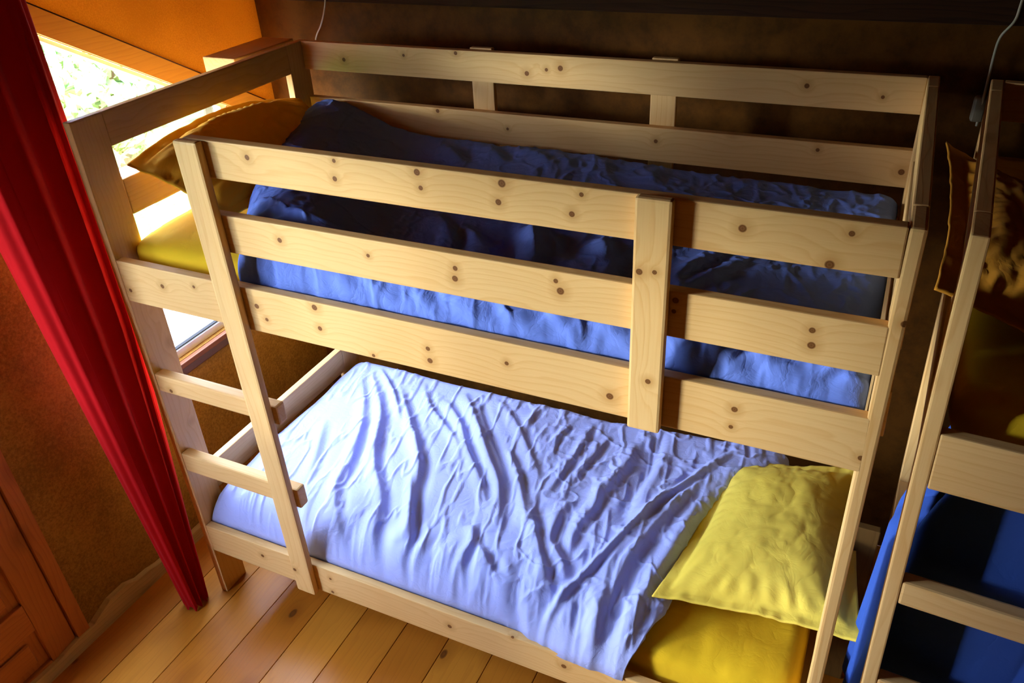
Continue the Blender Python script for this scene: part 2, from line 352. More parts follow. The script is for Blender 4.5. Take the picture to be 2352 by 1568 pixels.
link('pane', box_me('pane', WX - .022, WX - .018, -0.935, -0.497, 1.0, 1.985, 0), M_GLASS, dr)
link('pane', box_me('pane', WX - .022, WX - .018, ya + .09, -0.985, .10, 1.985, 0), M_GLASS, dr)

# ---------------------------------------------------------------- bunk beds
def make_bed(label, loc, warp, K, tint=1.0, second=False):
    lt, dk_ = srgb(234, 190, 122), srgb(210, 148, 70)
    r = empty('bunk_bed', label, 'bed', loc, 'pine bunk beds side by side')
    w0 = wood('pine_x', 'X', light=lt, dark=dk_, off=5.0 if second else 0)
    w0b = wood('pine_x_b', 'X', light=lt, dark=dk_, off=2.3)
    wy = wood('pine_y', 'Y', light=lt, dark=dk_, off=1.0)
    wz = wood('pine_z', 'Z', light=lt, dark=dk_, off=4.0 if second else 0)
    def wk(n, ax, **kw): return wood('pine_' + n, ax, K[n], light=lt, dark=dk_, voro=False, **kw) if n in K and not second else {'X': w0, 'Y': wy, 'Z': wz}[ax]
    def bd(name, x0, x1, y0, y1, z0, z1, mat, bev=.0035, label=None):
        return link(name, box_me(name, x0, x1, y0, y1, z0, z1, bev, 2, warp=warp), mat, r, label)
    g = .0005
    bd('post', 0, T, 0, PW, 0, H, wk('post_fl', 'Z')); bd('post', 0, T, W - PW, W, 0, H, wk('post_rl', 'Z'))
    bd('post', L - T, L, 0, PW, 0, H, wk('post_r', 'Z'), .006); bd('post', L - T, L, W - PW, W, 0, H, wz)
    for x0, x1, low in ((0, T, .5546), (L - T, L, .455)):
        bd('end_rail', x0, x1, PW + g, W - PW - g, R1B, H, wk('end_top', 'Y') if x0 == 0 else wy)
        bd('end_rail', x0, x1, PW + g, W - PW - g, R2B, R2T, wy)
        bd('end_rail', x0, x1, PW + g, W - PW - g, R3B + .02, R3T, wy)
        bd('end_rail', x0, x1, PW + g, W - PW - g, low - .11, low, wy)
    bd('guard_rail', LX0 + .01, L - T - g, 0, TR, R1B, H, wk('rail1', 'X')); bd('guard_rail', LX0 + .01, L - T - g, 0, TR, R2B, R2T, wk('rail2', 'X'))
    bd('side_rail', T + g, L - T - g, 0, TR, R3B, R3T, wk('rail3', 'X')); bd('side_rail', T + g, L - T - g, 0, TR, R4B, R4T, wk('rail4', 'X'))
    for a, b, n in ((R1B, H, 'rear1'), (R2B, R2T, 'rear2'), (R3B, R3T, ''), (R4B, R4T, '')):
        bd('rear_rail', T + g, L - T - g, W - TR, W, a, b, wk(n, 'X'))
    bd('ladder_upright', LX0, LX1, LY, -g, LZB, H, wk('ladder', 'Z') if not second else wz, .007)
    for a, b in ((.9347, .9995), (.6039, .6796)): bd('rung', T + g, LX1 + .014, 0, .036, a, b, wk('rung', 'X'), .006)
    bd('front_brace', BX0, BX1, LY, -g, BZB, H + .004, wk('brace', 'Z'), .006)
    for x0 in (.70, 1.297): bd('rear_brace', x0, x0 + .078, W + g, W + .022, R3B, H + .004, wz)
    for z in (R3B + .012, .245):
        for k in range(9): bd('slat', .10 + k * .22, .17 + k * .22, TR + .001, W - TR - .001, z, z + .02, wy)
    return r
def warp1(co):
    x, y, z = co
    sl = max(0.0, 1 - x / .25); sr = max(0.0, min(1.0, (x - 1.8) / .26))
    return Vector((x + sl * (.004 + .013 * z) + sr * (.012 - .035 * max(0, z - 1.2)), y, z))
def warp2(co):
    x, y, z = co; return Vector((x - (z - .65) * .030, y, z))
KN= {'rail1': [(0.63, 0.0, 1.753), (0.878, 0.0, 1.772), (0.872, 0.0, 1.73), (1.088, 0.0, 1.77), (1.093, 0.0, 1.736), (1.284, 0.0, 1.769), (1.274, 0.0, 1.728), (1.453, 0.0, 1.767), (1.433, 0.0, 1.724), (1.759, 0.0, 1.742), (1.939, 0.0, 1.759), (1.913, 0.0, 1.696)], 'rail2': [(0.673, 0.0, 1.55), (0.929, 0.0, 1.551), (1.158, 0.0, 1.558), (1.155, 0.0, 1.532), (1.396, 0.0, 1.57), (1.406, 0.0, 1.548), (1.648, 0.0, 1.573), (1.646, 0.0, 1.548), (1.904, 0.0, 1.56), (1.907, 0.0, 1.528)], 'rail3': [(0.208, 0.0, 1.337), (0.331, 0.0, 1.358), (0.07, 0.0, 1.298), (0.544, 0.0, 1.34), (0.568, 0.0, 1.304), (0.738, 0.0, 1.375), (0.742, -0.0, 1.314), (0.897, 0.0, 1.268), (1.061, 0.0, 1.326), (1.063, 0.0, 1.292), (1.27, 0.0, 1.334), (1.518, 0.0, 1.307), (1.784, 0.0, 1.345), (1.781, 0.0, 1.299), (2.033, 0.0, 1.295)], 'rail4': [(0.279, 0.0, 0.296), (0.566, 0.0, 0.306), (0.562, 0.0, 0.24), (1.014, 0.0, 0.288), (1.232, 0.0, 0.347), (1.395, 0.0, 0.299)], 'rear1': [(0.226, 0.955, 1.729), (0.468, 0.955, 1.756), (0.664, 0.955, 1.773), (0.91, 0.955, 1.725), (0.976, 0.955, 1.74), (1.022, 0.955, 1.747), (1.736, 0.955, 1.743), (1.928, 0.955, 1.727)], 'rear2': [(0.577, 0.955, 1.582), (0.834, 0.955, 1.544), (1.328, 0.955, 1.551), (1.551, 0.955, 1.6), (1.789, 0.955, 1.571), (2.01, 0.955, 1.532)], 'brace': [(1.58, -0.025, 1.636), (1.61, -0.025, 1.64), (1.608, -0.025, 1.386)], 'ladder': [(0.443, -0.025, 0.323)], 'end_top': [(0.029, 0.189, 1.739), (0.029, 0.181, 1.696), (0.029, 0.461, 1.752), (0.029, 0.741, 1.74), (0.029, 0.748, 1.7)], 'post_fl': [(0.029, 0.113, 1.756), (0.029, 0.058, 1.756), (0.029, 0.046, 1.613), (0.029, 0.091, 1.443), (0.029, 0.057, 1.191), (0.029, 0.092, 1.063), (0.029, 0.074, 0.758)], 'post_rl': [(0.029, 0.926, 1.628)], 'rung': [(0.097, 0.0, 0.948)], 'post_r': [(2.051, 0.0, 1.604), (2.096, 0.0, 1.005)]}
LR= [([(0.162, 0.829), (0.319, 0.611), (0.427, 0.383), (0.462, 0.228), (0.559, 0.093), (0.678, -0.017)], 1, 1), ([(0.204, 0.845), (0.382, 0.635), (0.512, 0.392), (0.642, 0.233), (0.697, 0.098), (0.772, -0.016)], 1.1, 1), ([(0.346, 0.818), (0.525, 0.621), (0.68, 0.422), (0.742, 0.274), (0.79, 0.156), (0.798, 0.09)], 1.2, 1), ([(0.681, 0.363), (0.812, 0.145), (0.828, 0.054), (0.872, -0.029)], 1, 0.8), ([(0.567, 0.811), (0.699, 0.689), (0.797, 0.556), (0.911, 0.432), (1.002, 0.315)], 1.1, 0.9), ([(0.618, 0.877), (0.74, 0.733), (0.889, 0.543), (0.986, 0.428), (1.043, 0.311), (1.07, 0.24)], 1.3, 1), ([(0.665, 0.879), (0.825, 0.671), (0.951, 0.519), (1.057, 0.38)], 0.8, 0.8), ([(0.984, 0.236), (1.017, 0.18), (1.019, 0.105), (1.049, 0.036)], 1.1, 0.8), ([(1.092, 0.438), (1.153, 0.335), (1.226, 0.218), (1.281, 0.141), (1.326, 0.082)], 1.1, 1), ([(1.226, 0.449), (1.23, 0.346), (1.24, 0.271), (1.3, 0.212), (1.339, 0.148)], 1.1, 1), ([(0.932, 0.61), (1.024, 0.501), (1.112, 0.36), (1.15, 0.293)], 0.8, 0.8), ([(1.302, 0.567), (1.32, 0.455), (1.303, 0.346), (1.314, 0.245)], 1, 0.9), ([(1.347, 0.825), (1.348, 0.678), (1.322, 0.531), (1.333, 0.439)], 1, 1), ([(1.418, 0.905), (1.429, 0.71), (1.42, 0.549), (1.436, 0.391)], -1.2, 1.2), ([(1.599, 0.687), (1.531, 0.44), (1.492, 0.282), (1.484, 0.149), (1.475, 0.033), (1.492, -0.065)], 1.3, 1.2), ([(1.55, 0.759), (1.517, 0.61), (1.488, 0.422), (1.445, 0.263), (1.462, 0.139), (1.478, -0.012)], 0.8, 0.9), ([(1.628, 0.57), (1.61, 0.376), (1.58, 0.231), (1.569, 0.103), (1.543, -0.021)], 1, 1.1), ([(1.199, 0.09), (1.256, 0.012), (1.344, -0.053)], -0.8, 0.8), ([(0.968, 0.011), (1.029, -0.033), (1.108, -0.074), (1.149, -0.089)], 0.7, 0.8), ([(0.647, -0.03), (0.731, -0.06), (0.814, -0.079)], 0.6, 0.7), ([(0.872, -0.029), (0.969, -0.066), (1.059, -0.087)], 0.6, 0.7), ([(1.023, 0.182), (1.1, 0.12), (1.171, 0.061)], 0.8, 0.8), ([(1.007, 0.1), (1.023, 0.016), (1.08, -0.062)], 0.6, 0.6), ([(1.087, 0.841), (1.073, 0.729), (1.099, 0.626)], 0.5, 0.6), ([(1.163, 0.885), (1.167, 0.741), (1.16, 0.556), (1.153, 0.441)], 0.6, 0.7), ([(1.246, 0.837), (1.224, 0.676), (1.209, 0.53)], 0.6, 0.6), ([(0.954, 0.932), (0.936, 0.81), (0.96, 0.698)], 0.4, 0.6), ([(0.428, 0.882), (0.533, 0.753), (0.719, 0.602), (0.819, 0.466)], 0.6, 0.8), ([(0.212, 0.898), (0.353, 0.774), (0.473, 0.628)], 0.7, 0.6), ([(0.203, 0.522), (0.288, 0.353), (0.358, 0.186)], 0.5, 1), ([(0.756, 0.884), (0.876, 0.786), (1.003, 0.638), (1.116, 0.492)], 0.5, 0.8)]
FL= [(1.303, -0.033), (1.31, 0.026), (1.36, 0.147), (1.41, 0.284), (1.464, 0.431), (1.512, 0.575), (1.588, 0.727), (1.671, 0.866)]
UR= [([(1.087, 0.411), (1.132, 0.337), (1.194, 0.217)], -1.3, 1.3), ([(1.151, 0.407), (1.203, 0.313), (1.251, 0.205)], 1.2, 1.2), ([(0.963, 0.369), (1.042, 0.306), (1.13, 0.218)], 1, 1), ([(0.876, 0.394), (0.963, 0.304), (1.018, 0.224)], 1.1, 1), ([(1.184, 0.405), (1.24, 0.35), (1.291, 0.252)], 1.2, 1), ([(1.356, 0.402), (1.387, 0.33), (1.398, 0.257)], 1, 1), ([(1.431, 0.392), (1.427, 0.3), (1.422, 0.203)], 0.8, 0.9), ([(1.645, 0.42), (1.596, 0.317), (1.57, 0.246)], 0.8, 0.8), ([(1.713, 0.4), (1.645, 0.303), (1.588, 0.213)], 0.7, 0.8), ([(0.656, 0.997), (0.774, 0.91), (0.899, 0.78)], 1.2, 1), ([(0.78, 1.013), (0.924, 0.917), (1.056, 0.794)], 1.2, 1), ([(0.861, 1.058), (0.988, 0.956), (1.118, 0.797)], 1, 1), ([(1.013, 1.063), (1.126, 0.941), (1.238, 0.802)], 0.9, 1.2), ([(1.353, 0.975), (1.353, 0.871), (1.364, 0.777)], 0.9, 1), ([(1.42, 0.996), (1.554, 0.919), (1.662, 0.874)], 0.6, 1.2), ([(0.582, 0.912), (0.689, 0.825), (0.777, 0.741)], 1, 1)]
KN['end_top'] = [k for k in KN['end_top']]
bed1 = make_bed('pine bunk bed in the middle, ladder at its left end, blue and yellow bedding', (0, 0, 0), warp1, KN)
link('corner_shelf', box_me('corner_shelf', -.135, -.0005, .68, .985, H - .105, H, .004), bed1.children[0].data.materials[0], bed1, label='short thick board jutting out behind the head end')
bed2 = make_bed('second pine bunk bed cut off by the right edge of the photo', (2.146, 0, 0), warp2, KN, second=True)
bed2.rotation_euler.z = -.055

# ---------------------------------------------------------------- bedding
M_YEL = cloth('yellow_cotton', srgb(244, 200, 40), srgb(236, 184, 28), trans=0.12, crease=0.6, cs=14)
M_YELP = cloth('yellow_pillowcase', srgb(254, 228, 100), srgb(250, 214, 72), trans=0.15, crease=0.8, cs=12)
M_YELO = cloth('yellow_pillowcase_shaded', srgb(240, 178, 44), srgb(226, 160, 32), trans=0.15, crease=0.8, cs=12)  # yellow turned orange to carry the pillow's warm shade in its colour
M_SHADE = cloth('yellow_pillowcase_deep_shade', srgb(206, 140, 40), srgb(186, 120, 30), crease=0.8, cs=12)  # darker copy of the yellow, the bunk's shadow put into its colour
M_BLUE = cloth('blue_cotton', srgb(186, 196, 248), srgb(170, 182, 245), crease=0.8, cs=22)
M_BLUE2 = cloth('blue_cotton_shaded', srgb(114, 138, 216), srgb(98, 122, 202), crease=0.9, cs=20)  # darker copy of the duvet blue, upper bunk's shade in the colour
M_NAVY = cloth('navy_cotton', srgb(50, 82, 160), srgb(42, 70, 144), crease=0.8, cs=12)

def mattress(label, x0, x1, y0, y1, z0, z1, seed, wr=.003, group=None, r=.045):
    """rounded slab with a fitted sheet: a grid wrapped round a superellipse cross-section"""
    n, m = 150, 72
    u = np.linspace(0, 1, n); th = np.linspace(0, 2 * PI, m + 1)
    U, TH = np.meshgrid(u, th, indexing='ij')
    cy, cz, hy, hz_ = (y0 + y1) / 2, (z0 + z1) / 2, (y1 - y0) / 2, (z1 - z0) / 2
    ex = 9.0
    def se(t, a, b, p):
        c, s = np.cos(t), np.sin(t); k = (np.abs(c / a) ** p + np.abs(s / b) ** p) ** (-1 / p); return c * k, s * k
    t2 = np.arctan2(np.sin(TH) * hz_ ** .55, np.cos(TH) * hy ** .55)
    cyv, szv = se(t2, hy, hz_, ex * .6)
    d = np.minimum(U * (x1 - x0), (1 - U) * (x1 - x0)); k = np.clip(d / r, 0, 1); inset = r * (1 - np.sqrt(1 - (1 - k) ** 2)) * 1.0
    fy = (hy - inset) / hy; fz = (hz_ - inset) / hz_
    X = x0 + U * (x1 - x0); Y = cy + cyv * fy; Z = cz + szv * fz
    wv = (fbm(X * 9 + Y * 6, Y * 11 - X * 5, 3, seed) - .45) * wr * 2
    Z = Z + np.where(Z > cz, wv, 0)
    X[0, :] = x0; X[-1, :] = x1
    me = grid_me('mattress', X, Y, Z)
    bm = bmesh.new(); bm.from_mesh(me); bmesh.ops.remove_doubles(bm, verts=bm.verts, dist=2e-4); bmesh.ops.holes_fill(bm, edges=[e for e in bm.edges if e.is_boundary]); bmesh.ops.recalc_face_normals(bm, faces=bm.faces); bm.to_mesh(me); bm.free()
    return link('mattress', me, M_YEL, None, label, 'mattress', group, smooth=True)
mattress('yellow sheeted mattress on the upper bunk of the middle bed', .045, 2.020, .056, .940, 1.292, 1.437, 1)
mattress('yellow sheeted mattress under the pale blue duvet of the lower bunk', .050, 2.024, .050, .940, .266, .448, 2, .010)
mattress('yellow sheeted mattress on the bunk at the right edge of the photo', 2.175, 4.13, .06, .94, 1.292, 1.45, 3)

def pillow(name, label, corners, thick, seed, mat, flange=.05, puff=1.0, n=90, wr=.012, sag=0.0, group=None, bow=.03, bowv=None, steep=1.0, crown=0.0):
    """corners (3-D): a(u0,v0) b(u1,v0) c(u1,v1) d(u0,v1); two puffed sheets inside a flat flange"""
    A, B, Cc, D = [np.array(c, float) for c in corners]
    u = np.linspace(0, 1, n + 1); U, V = np.meshgrid(u, u, indexing='ij')
    lx = np.linalg.norm(B - A); lyy = np.linalg.norm(D - A)
    P = (1 - U)[..., None] * (1 - V)[..., None] * A + U[..., None] * (1 - V)[..., None] * B + U[..., None] * V[..., None] * Cc + (1 - U)[..., None] * V[..., None] * D
    nrm = np.cross(B - A, D - A); nrm /= np.linalg.norm(nrm) * (1 if nrm[2] > 0 else -1)
    eu = (B - A) / lx; ev = (D - A) / lyy
    bow = bow * lx
    P = P + eu * ((4 * V * (1 - V) * (1 - 2 * U)) * bow)[..., None] + ev * ((4 * U * (1 - U) * (1 - 2 * V)) * (bow if bowv is None else bowv))[..., None]
    P[..., 2] += crown * U * 4 * V * (1 - V)
    fu, fv = flange / lx, flange / lyy
    a = np.clip(np.minimum(U, (1 - U - fu) * steep + fu) - fu, 0, None) * 2 / (1 - 2 * fu); b = np.clip(np.minimum(V, 1 - V) - fv, 0, None) * 2 / (1 - 2 * fv)
    body = (1 - (1 - np.clip(a, 0, 1)) ** 2.6) ** .62 * (1 - (1 - np.clip(b, 0, 1)) ** 2.6) ** .62
    # wrinkles that run in from the seams
    ang = np.arctan2((V - .5) * lyy, (U - .5) * lx); rr = np.hypot(U - .5, V - .5) * 2
    edge = np.exp(-((np.minimum(a * lx, b * lyy)) / (.09)) ** 2) * (body > 0)
    rad = np.sin(ang * 34 + 5 * fbm(U * 6, V * 6, 2, seed)) * edge
    wv = (np.abs(fbm(U * 5 + V * 3, V * 7 - U * 2, 3, seed + 5) - .47) ** .7 - .25) * wr * 2.2 + rad * wr * .7
    tpos = thick * .5 * puff * body
    flut = (fbm(U * 14, V * 14, 2, seed + 9) - .4) * .012 * (body < .02) * 1.0
    top = P + nrm * (tpos + wv * np.clip(body * 3, 0, 1) + .0025 + flut)[..., None]
    bot = P - nrm * (tpos * .75 + .0025 - flut)[..., None]
    top[..., 2] -= sag * (U * (1 - U) * 4); 
    nn = n + 1; vs = np.concatenate([top.reshape(-1, 3), bot.reshape(-1, 3)]); fs = []
    for i in range(n):
        for j in range(n):
            q = i * nn + j; fs.append((q, q + nn, q + nn + 1, q + 1)); q += nn * nn; fs.append((q, q + 1, q + nn + 1, q + nn))
    rim = [(i, 0) for i in range(nn)] + [(n, j) for j in range(1, nn)] + [(i, n) for i in range(n - 1, -1, -1)] + [(0, j) for j in range(n - 1, 0, -1)]
    for (i, j), (k, l_) in zip(rim, rim[1:] + rim[:1]):
        a_, b_2 = i * nn + j, k * nn + l_; fs.append((b_2, a_, a_ + nn * nn, b_2 + nn * nn))
    me = bpy.data.meshes.new(name); me.from_pydata(vs.tolist(), [], fs); me.update()
    return link(name, me, mat, None, label, 'pillow', group, smooth=True)
pillow('pillow', 'yellow pillow on the lower bunk, beside the blue duvet', [(1.60, .165, .515), (2.145, .185, .565), (2.085, .872, .575), (1.68, .85, .50)], .17, 11, M_YELP, flange=.035, wr=.006)
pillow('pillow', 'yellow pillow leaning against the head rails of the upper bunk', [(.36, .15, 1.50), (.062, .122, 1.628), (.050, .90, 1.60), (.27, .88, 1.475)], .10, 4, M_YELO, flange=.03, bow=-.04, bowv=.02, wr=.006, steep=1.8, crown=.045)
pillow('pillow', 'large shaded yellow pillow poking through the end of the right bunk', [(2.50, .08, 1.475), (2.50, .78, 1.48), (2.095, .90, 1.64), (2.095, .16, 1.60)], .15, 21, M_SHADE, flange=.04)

def duvet(name, label, n, m, plan, height, mat, thick=.012, group=None):
    U, V = np.meshgrid(np.linspace(0, 1, n), np.linspace(0, 1, m), indexing='ij')
    X, Y = plan(U, V); X, Y, Z = height(U, V, X, Y)
    me = grid_me(name, X, Y, Z)
    o = link(name, me, mat, None, label, 'duvet', group, smooth=True)
    s = o.modifiers.new('thickness', 'SOLIDIFY'); s.thickness = thick; s.offset = -1
    return o
# lower duvet
RE = [(-.02, 1.52), (.05, 1.60), (.15, 1.645), (.435, 1.665), (.60, 1.69), (.72, 1.73), (.80, 1.80), (.86, 1.87), (.95, 1.86)]
def plan_low(U, V):
    Y = .028 + V * .925
    xr = np.interp(Y, [a for a, b in RE], [b for a, b in RE]); xl = .036
    X = xl + U * (xr - xl); return X, Y
def h_low(U, V, X, Y):
    xr = np.interp(Y, [a for a, b in RE], [b for a, b in RE])
    z = .482 + .016 * (fbm(X * 3.1, Y * 3.1, 2, 8) - .4) * 2 + .02 * np.exp(-((X - 1.0) / .5) ** 2) * np.exp(-((Y - .45) / .3) ** 2)
    z = z + .035 * np.clip((X - 1.25) / .4, 0, 1) * np.clip((Y - .1) / .3, 0, 1)
    h = ridges(X, Y, LR, .0175, .022) * (.75 + .5 * fbm(X * 6, Y * 6, 2, 61))
    h += ridges(X, Y, [([(a + .012, b - .01) for a, b in FL], 1.0, .55)], 0.018, .022)
    # finer creases fanning to the front right
    q = np.abs(fbm(X * 16 + Y * 3, Y * 4.5 - X * 2.0, 3, 31) - .45); h += (.10 - np.clip(q, 0, .10)) * .055
    q = np.abs(fbm(X * 7 - Y * 8, Y * 9 + X * 6, 3, 37) - .45); h += (.07 - np.clip(q, 0, .07)) * .07 * np.clip((X - .9) / .4, 0, 1)
    # turned-back part right of the flap line is one layer higher
    FLA = np.array(FL); xf = np.interp(Y, FLA[:, 1], FLA[:, 0]) if FLA[0, 1] < FLA[-1, 1] else np.interp(Y, FLA[::-1, 1], FLA[::-1, 0])
    h += .010 / (1 + np.exp(-(X - xf) / .004)) * np.clip((Y - FLA[:, 1].min()) / .05, 0, 1)
    fade = np.clip(np.minimum(np.minimum((Y - .02) / .03, (.953 - Y) / .04), (X - .036) / .06), 0, 1)
    fan = np.sin((X - .9) * 62 + (Y * 26) * np.clip(X - .6, 0, 1) + 7 * fbm(X * 4, Y * 3, 2, 91)); h += .006 * fan * np.exp(-((Y - .10) / .07) ** 2) * np.clip((X - .5) / .3, 0, 1)
    def roll(d, r): k = np.clip(d / r, 0, 1); return 1 - np.sqrt(1 - (1 - k) ** 2)
    rf = roll(Y - .028, .11); rl = roll(X - .036, .10); rb = roll(.953 - Y, .05); rr_ = roll(xr - X, .06)
    zf = .335
    z = z - np.clip(z - zf, 0, None) * np.clip(rf, 0, 1) ** 1.1
    z = z - (z - .34) * rl ** 1.3 * .95
    z = z - .06 * rb - np.clip(z - .456, 0, None) * rr_ * .9
    hh = h * (.2 + .8 * fade); z = z + hh * (1 - .6 * rf)
    Yo = Y - .028 * rf * np.clip((X - 1.2) / .2, 0, 1) - hh * .8 * rf
    Yo = np.where(X < 1.2, np.maximum(Yo, .030), Yo)
    return X + .006 * (fbm(Y * 9, X * 2, 2, 3) - .4) * (1 - U), Yo, z
duvet('duvet', 'pale blue duvet spread over the lower bunk of the middle bed', 520, 300, plan_low, h_low, M_BLUE)
# upper duvet
LE = [(.03, .475), (.12, .435), (.3, .30), (.6, .145), (.75, .10), (.85, .075), (.95, .06)]
CR = [(.03, .64), (.1, .625), (.25, .515), (.5, .355), (.65, .262), (.85, .183), (.95, .16)]
def plan_up(U, V):
    Y = .034 + V * .916; xl = np.interp(Y, *zip(*LE)); xr = 2.022
    return xl + U * (xr - xl), Y
def h_up(U, V, X, Y):
    xl = np.interp(Y, *zip(*LE)); xc = np.interp(Y, *zip(*CR))
    zt = 1.478 + .03 * np.exp(-((Y - .93) / .25) ** 2) * np.exp(-((X - 1.05) / .4) ** 2) + .02 * (fbm(X * 3, Y * 3, 2, 12) - .4) * 2
    zt = zt + .022 * np.exp(-((Y - .9) / .2) ** 2) * np.exp(-((X - .5) / .3) ** 2)
    hump = np.where(X < xc, np.exp(-((X - xc) / .20) ** 2), np.exp(-((X - xc) / .22) ** 2))
    z = zt + .115 * hump
    kl = np.clip((X - xl) / .10, 0, 1); z = z - (.085 * (1 - np.sqrt(1 - (1 - kl) ** 2)))
    h = ridges(X, Y, UR, .019, .028) * np.clip((.93 - Y) / .16, .12, 1)
    q = np.abs(fbm(X * 12 + Y * 4, Y * 5 - X * 2, 3, 51) - .45); h += (.10 - np.clip(q, 0, .10)) * .035
    q = np.abs(fbm(X * 9 - Y * 5, Y * 10 + X * 5, 3, 57) - .45); h += (.07 - np.clip(q, 0, .07)) * .05
    def roll(d, r): k = np.clip(d / r, 0, 1); return 1 - np.sqrt(1 - (1 - k) ** 2)
    rf = roll(Y - .034, .09); z = z - (z - 1.375) * rf ** 1.15
    rb = roll(.95 - Y, .05); z = z - .04 * rb; rr_ = roll(2.022 - X, .05); z = z - .05 * rr_
    q = np.abs(fbm(X * 7 + Y * 14, Y * 16 - X * 6, 3, 63) - .45); h += (.08 - np.clip(q, 0, .08)) * .16 * np.exp(-((Y - .08) / .06) ** 2)
    z = z + h * (1 - .6 * rf); Y = np.maximum(Y - h * .5 * rf, .031)
    # the gathered lower front edge shows vertical pleats
    z = z + .007 * np.sin(X * 60 - Y * 190 + 9 * fbm(X * 5, Y * 4, 3, 5)) * np.exp(-((Y - .07) / .035) ** 2) * (.4 + fbm(X * 7, Y * 3, 2, 15))
    Y = Y + .006 * np.sin(X * 52 + z * 60 + 9 * fbm(X * 5, Y, 2, 9)) * np.exp(-((Y - .06) / .03) ** 2)
    return X, Y, z
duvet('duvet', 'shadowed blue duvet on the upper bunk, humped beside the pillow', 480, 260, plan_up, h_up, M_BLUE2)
# blanket hanging in the right bed: a sheet that wraps the end and the front of the lower bunk
n, m = 240, 110
U, V = np.meshgrid(np.linspace(0, 1, n), np.linspace(0, 1, m), indexing='ij')
path = catmull([(2.30, .42, 0), (2.235, .36, 0), (2.17, .30, 0), (2.140, .225, 0), (2.150, .150, 0), (2.20, .105, 0), (2.36, .085, 0), (2.60, .08, 0), (2.95, .085, 0), (3.3, .08, 0)], 16)
pa = np.array([tuple(p[:2]) for p in path]); cs_ = np.concatenate([[0], np.cumsum(np.linalg.norm(np.diff(pa, axis=0), axis=1))]); cs_ /= cs_[-1]
X = np.interp(U, cs_, pa[:, 0]); Y = np.interp(U, cs_, pa[:, 1]); Z0 = 1.262 - .24 * np.clip((2.215 - X) / .06, 0, 1); Z = Z0 - V * (Z0 - .362)
wv = (.014 * np.sin(U * 62 + 5 * fbm(U * 9, V * 2, 2, 71)) + .010 * np.sin(U * 131 + V * 5)) * (.3 + .7 * V)
fr = np.clip((U - .42) / .06, 0, 1)
Y = Y + wv * fr * .8; X = X + wv * .6 * (1 - fr) - .008 * V * (1 - fr)
topin = np.clip(1 - V / .12, 0, 1) ** 2; X = X + topin * .07 * (1 - fr); Z = Z + .02 * (fbm(U * 8, V, 2, 77) - .5) * (V > .9)
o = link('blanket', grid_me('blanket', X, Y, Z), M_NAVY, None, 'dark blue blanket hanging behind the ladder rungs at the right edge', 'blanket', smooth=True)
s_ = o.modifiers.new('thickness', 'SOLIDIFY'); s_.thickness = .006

# ---------------------------------------------------------------- curtain
n, m = 360, 60
ks = np.linspace(0, 1, n)
# closed bunch of folds in plan: back half plain, front half pleated
ang = ks * 2 * PI
U, V = np.meshgrid(np.arange(n), np.linspace(0, 1, m), indexing='ij'); A = ang[U]
zz = 2.34 - V * 2.325
cx = -.116; cy = .000
pl = 1 + (.025 + .085 * np.clip((A - 4.7) / .5, 0, 1)) * np.sin(A * 15 + .7 * np.sin(V * 3)) + .02 * np.sin(A * 17 + 1.3 + V * 1.5)
ca = np.cos(A + PI / 5); sa = np.sin(A + PI / 5)
t_ = .282 - .147 * V; s_ = -.027 + .075 * np.clip((V - .5) / .5, 0, 1); rn = (t_ - s_) / 2; cn = (t_ + s_) / 2
r0 = .118 - .070 * V; kk = -.05 + .065 * V; cx = -.57 * cn + .82 * kk; cy = -.82 * cn - .57 * kk
rx = r0 * pl; ry = np.sqrt(rn ** 2 - (.57 * r0) ** 2) / .82 * pl
X = cx + rx * ca; Y = cy + ry * sa
X = np.clip(X, WX + .03, -.004 - .030 * (.5 + .5 * np.sin(A * 10 + .6 * np.sin(V * 3))) * np.clip((A - 4.6) / .4, 0, 1)); Zc = zz + .012 * np.sin(A * 9) * (V > .97)
me = grid_me('curtain', X[:-1], Y[:-1], Zc[:-1], closed_u=True)
M_RED = cloth('red_curtain_cloth', srgb(200, 6, 10), srgb(176, 4, 8), trans=0.1, crease=0.15, sheen=0.05)
cur = empty('curtain', 'long red curtain gathered beside the window', 'curtain')
link('curtain_cloth', me, M_RED, cur, smooth=True)
link('curtain_rod', tube_me('curtain_rod', [(-.14, -1.7, 2.36), (-.14, 1.0, 2.36)], .011, 12), plain('rod_metal', (.3, .3, .3), .35, .9), cur)

# ---------------------------------------------------------------- small things on the back wall
M_CAB = plain('cream_cable', srgb(205, 200, 160), .45)
yb_ = WY - .062
tag(link('cable', tube_me('cable', catmull([(.082 + .02, yb_, 2.3), (.105, yb_, 2.1), (.092, yb_, 1.93), (.085, yb_, 1.89), (.068, yb_, 1.845), (.03, yb_ + .02, 1.80), (-.02, yb_ + .045, 1.75), (-.06, yb_ + .05, 1.65)], 6), .0028, 8), M_CAB, smooth=True), 'thin cord curving down the wall behind the head end', 'cable', 'cords on the back wall')
tag(link('cable', tube_me('cable', catmull([(2.215, yb_, 2.3), (2.205, yb_, 2.1), (2.196, yb_, 1.95), (2.192, yb_, 1.90), (2.170, yb_, 1.86), (2.168, yb_ + .02, 1.81), (2.170, yb_ + .03, 1.74), (2.172, yb_ + .04, 1.62)], 6), .0034, 8), M_CAB, smooth=True), 'pale cable hanging above the right bunk bed', 'cable', 'cords on the back wall')
tag(link('cord_switch', box_me('cord_switch', 2.150, 2.185, WY - .03, WY - .004, 1.63, 1.70, .012, 4), plain('dull_beige_fitting', srgb(130, 118, 88), .6)), 'small pale oblong fitting on the dark wall between the bunks', 'switch')  # fitting in one dull beige tone
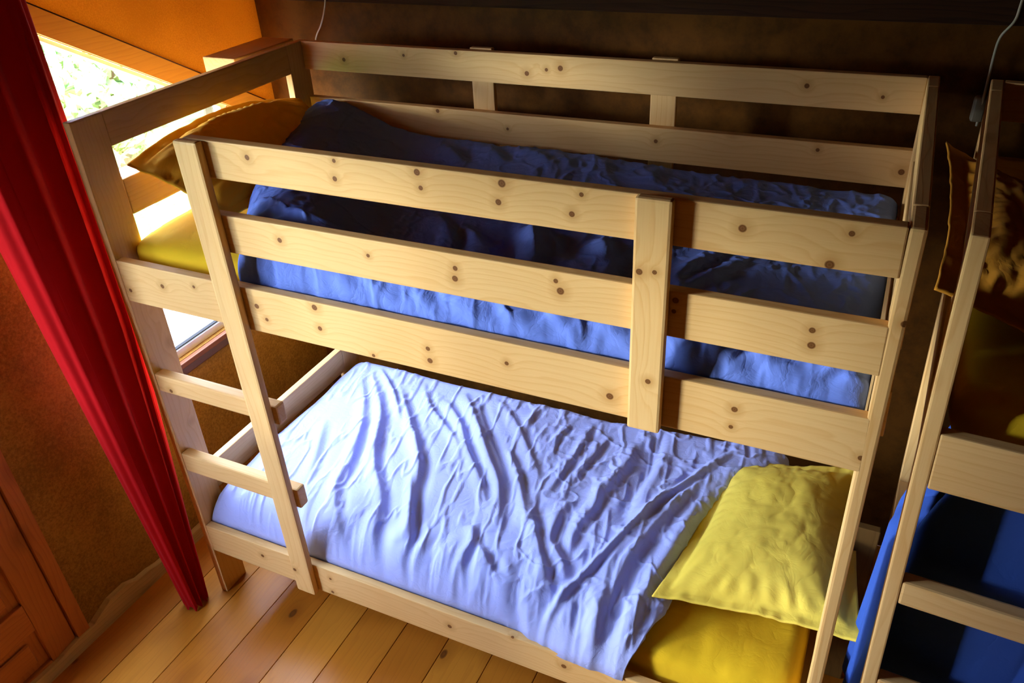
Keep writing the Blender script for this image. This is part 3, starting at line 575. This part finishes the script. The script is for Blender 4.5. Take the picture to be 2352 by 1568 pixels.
# upright board standing between the beds
tag(link('board', box_me('board', 2.088, 2.150, .50, .524, .0, .66, .003), wood('board_wood', 'Z', light=srgb(100, 70, 32), dark=srgb(72, 46, 18))), 'narrow brown board upright on the floor between the two beds', 'board')

# ---------------------------------------------------------------- outdoors, seen through the window
M_DECK = wood('deck_wood', 'Y', light=srgb(226, 206, 200), dark=srgb(190, 164, 156), rough=0.7)
deck = empty('deck', None, None); deck['kind'] = 'structure'
for k in range(12): link('deck_board', box_me('deck_board', -2.05 + k * .142, -2.05 + k * .142 + .136, -3.2, 3.4, -.10, -.07, .003, 1), M_DECK, deck)
gr = link('ground', box_me('ground', -40, -2.1, -30, 30, -.9, -.8, 0), board_mat('grass_ground', srgb(120, 160, 70), srgb(90, 130, 50), 8), kind='structure')
rl = empty('deck_railing', 'pale wooden railing outside the window', 'railing')
M_RAIL = wood('railing_wood', 'Z', light=srgb(232, 214, 190), dark=srgb(200, 172, 140), rough=0.6)
for z in (.12, .80): link('handrail' if z > .5 else 'bottom_rail', box_me('rail', -2.0, -1.95, -3.2, 3.4, z - .04, z + .04, .004), M_DECK, rl)
for k in range(30): link('baluster', box_me('baluster', -1.99, -1.96, -3.1 + k * .22, -3.04 + k * .22, .16, .76, .003, 1), M_RAIL, rl)
for y in (-3.1, -.9, 1.3, 3.3): link('railing_post', box_me('railing_post', -2.02, -1.93, y, y + .09, -.07, .84, .004), M_RAIL, rl)
M_LEAF = plain('leaves', srgb(176, 206, 132), .6); M_BARK = plain('bark', srgb(110, 86, 60), .9)
def tree(x, y, h, r, label, seed, nm='tree'):
    rnd = random.Random(seed); t = empty(nm, label, nm, (x, y, -.8), nm + 's outside the window')
    link('trunk', tube_me('trunk', [(0, 0, 0), (.05, .03, h * .4), (0, .08, h * .8)], .14, 10), M_BARK, t)
    bm = bmesh.new()
    for _ in range(2600):
        d = Vector((rnd.gauss(0, 1), rnd.gauss(0, 1), rnd.gauss(0, 1))).normalized() * r * (rnd.random() ** .35) * (1 + .25 * noise.noise(Vector((_ * .01, seed, 0))))
        c = Vector((0, 0, h * .72)) + Vector((d.x, d.y, d.z * 1.25)); a = Vector((rnd.gauss(0, 1), rnd.gauss(0, 1), rnd.gauss(0, 1))).normalized(); b = a.orthogonal().normalized(); s = rnd.uniform(.06, .12)
        vs = [bm.verts.new(c + a * s), bm.verts.new(c + b * s * .5), bm.verts.new(c - a * s), bm.verts.new(c - b * s * .5)]; bm.faces.new(vs)
    me = bpy.data.meshes.new('foliage'); bm.to_mesh(me); bm.free(); f = link('foliage', me, M_LEAF, t); f['kind'] = 'stuff'
tree(-6.0, 4.8, 1.5, .75, 'green shrub outside, seen above the head rail', 1, 'shrub')
tree(-6.6, 6.9, 1.7, .8, 'green shrub outside, below the raked window head', 5, 'shrub')
tree(-9.5, 2.0, 5.0, 1.8, 'leafy tree outside, seen beside the red curtain', 2)
tree(-9.0, 9.0, 4.6, 1.9, 'leafy tree outside, farthest back', 3)
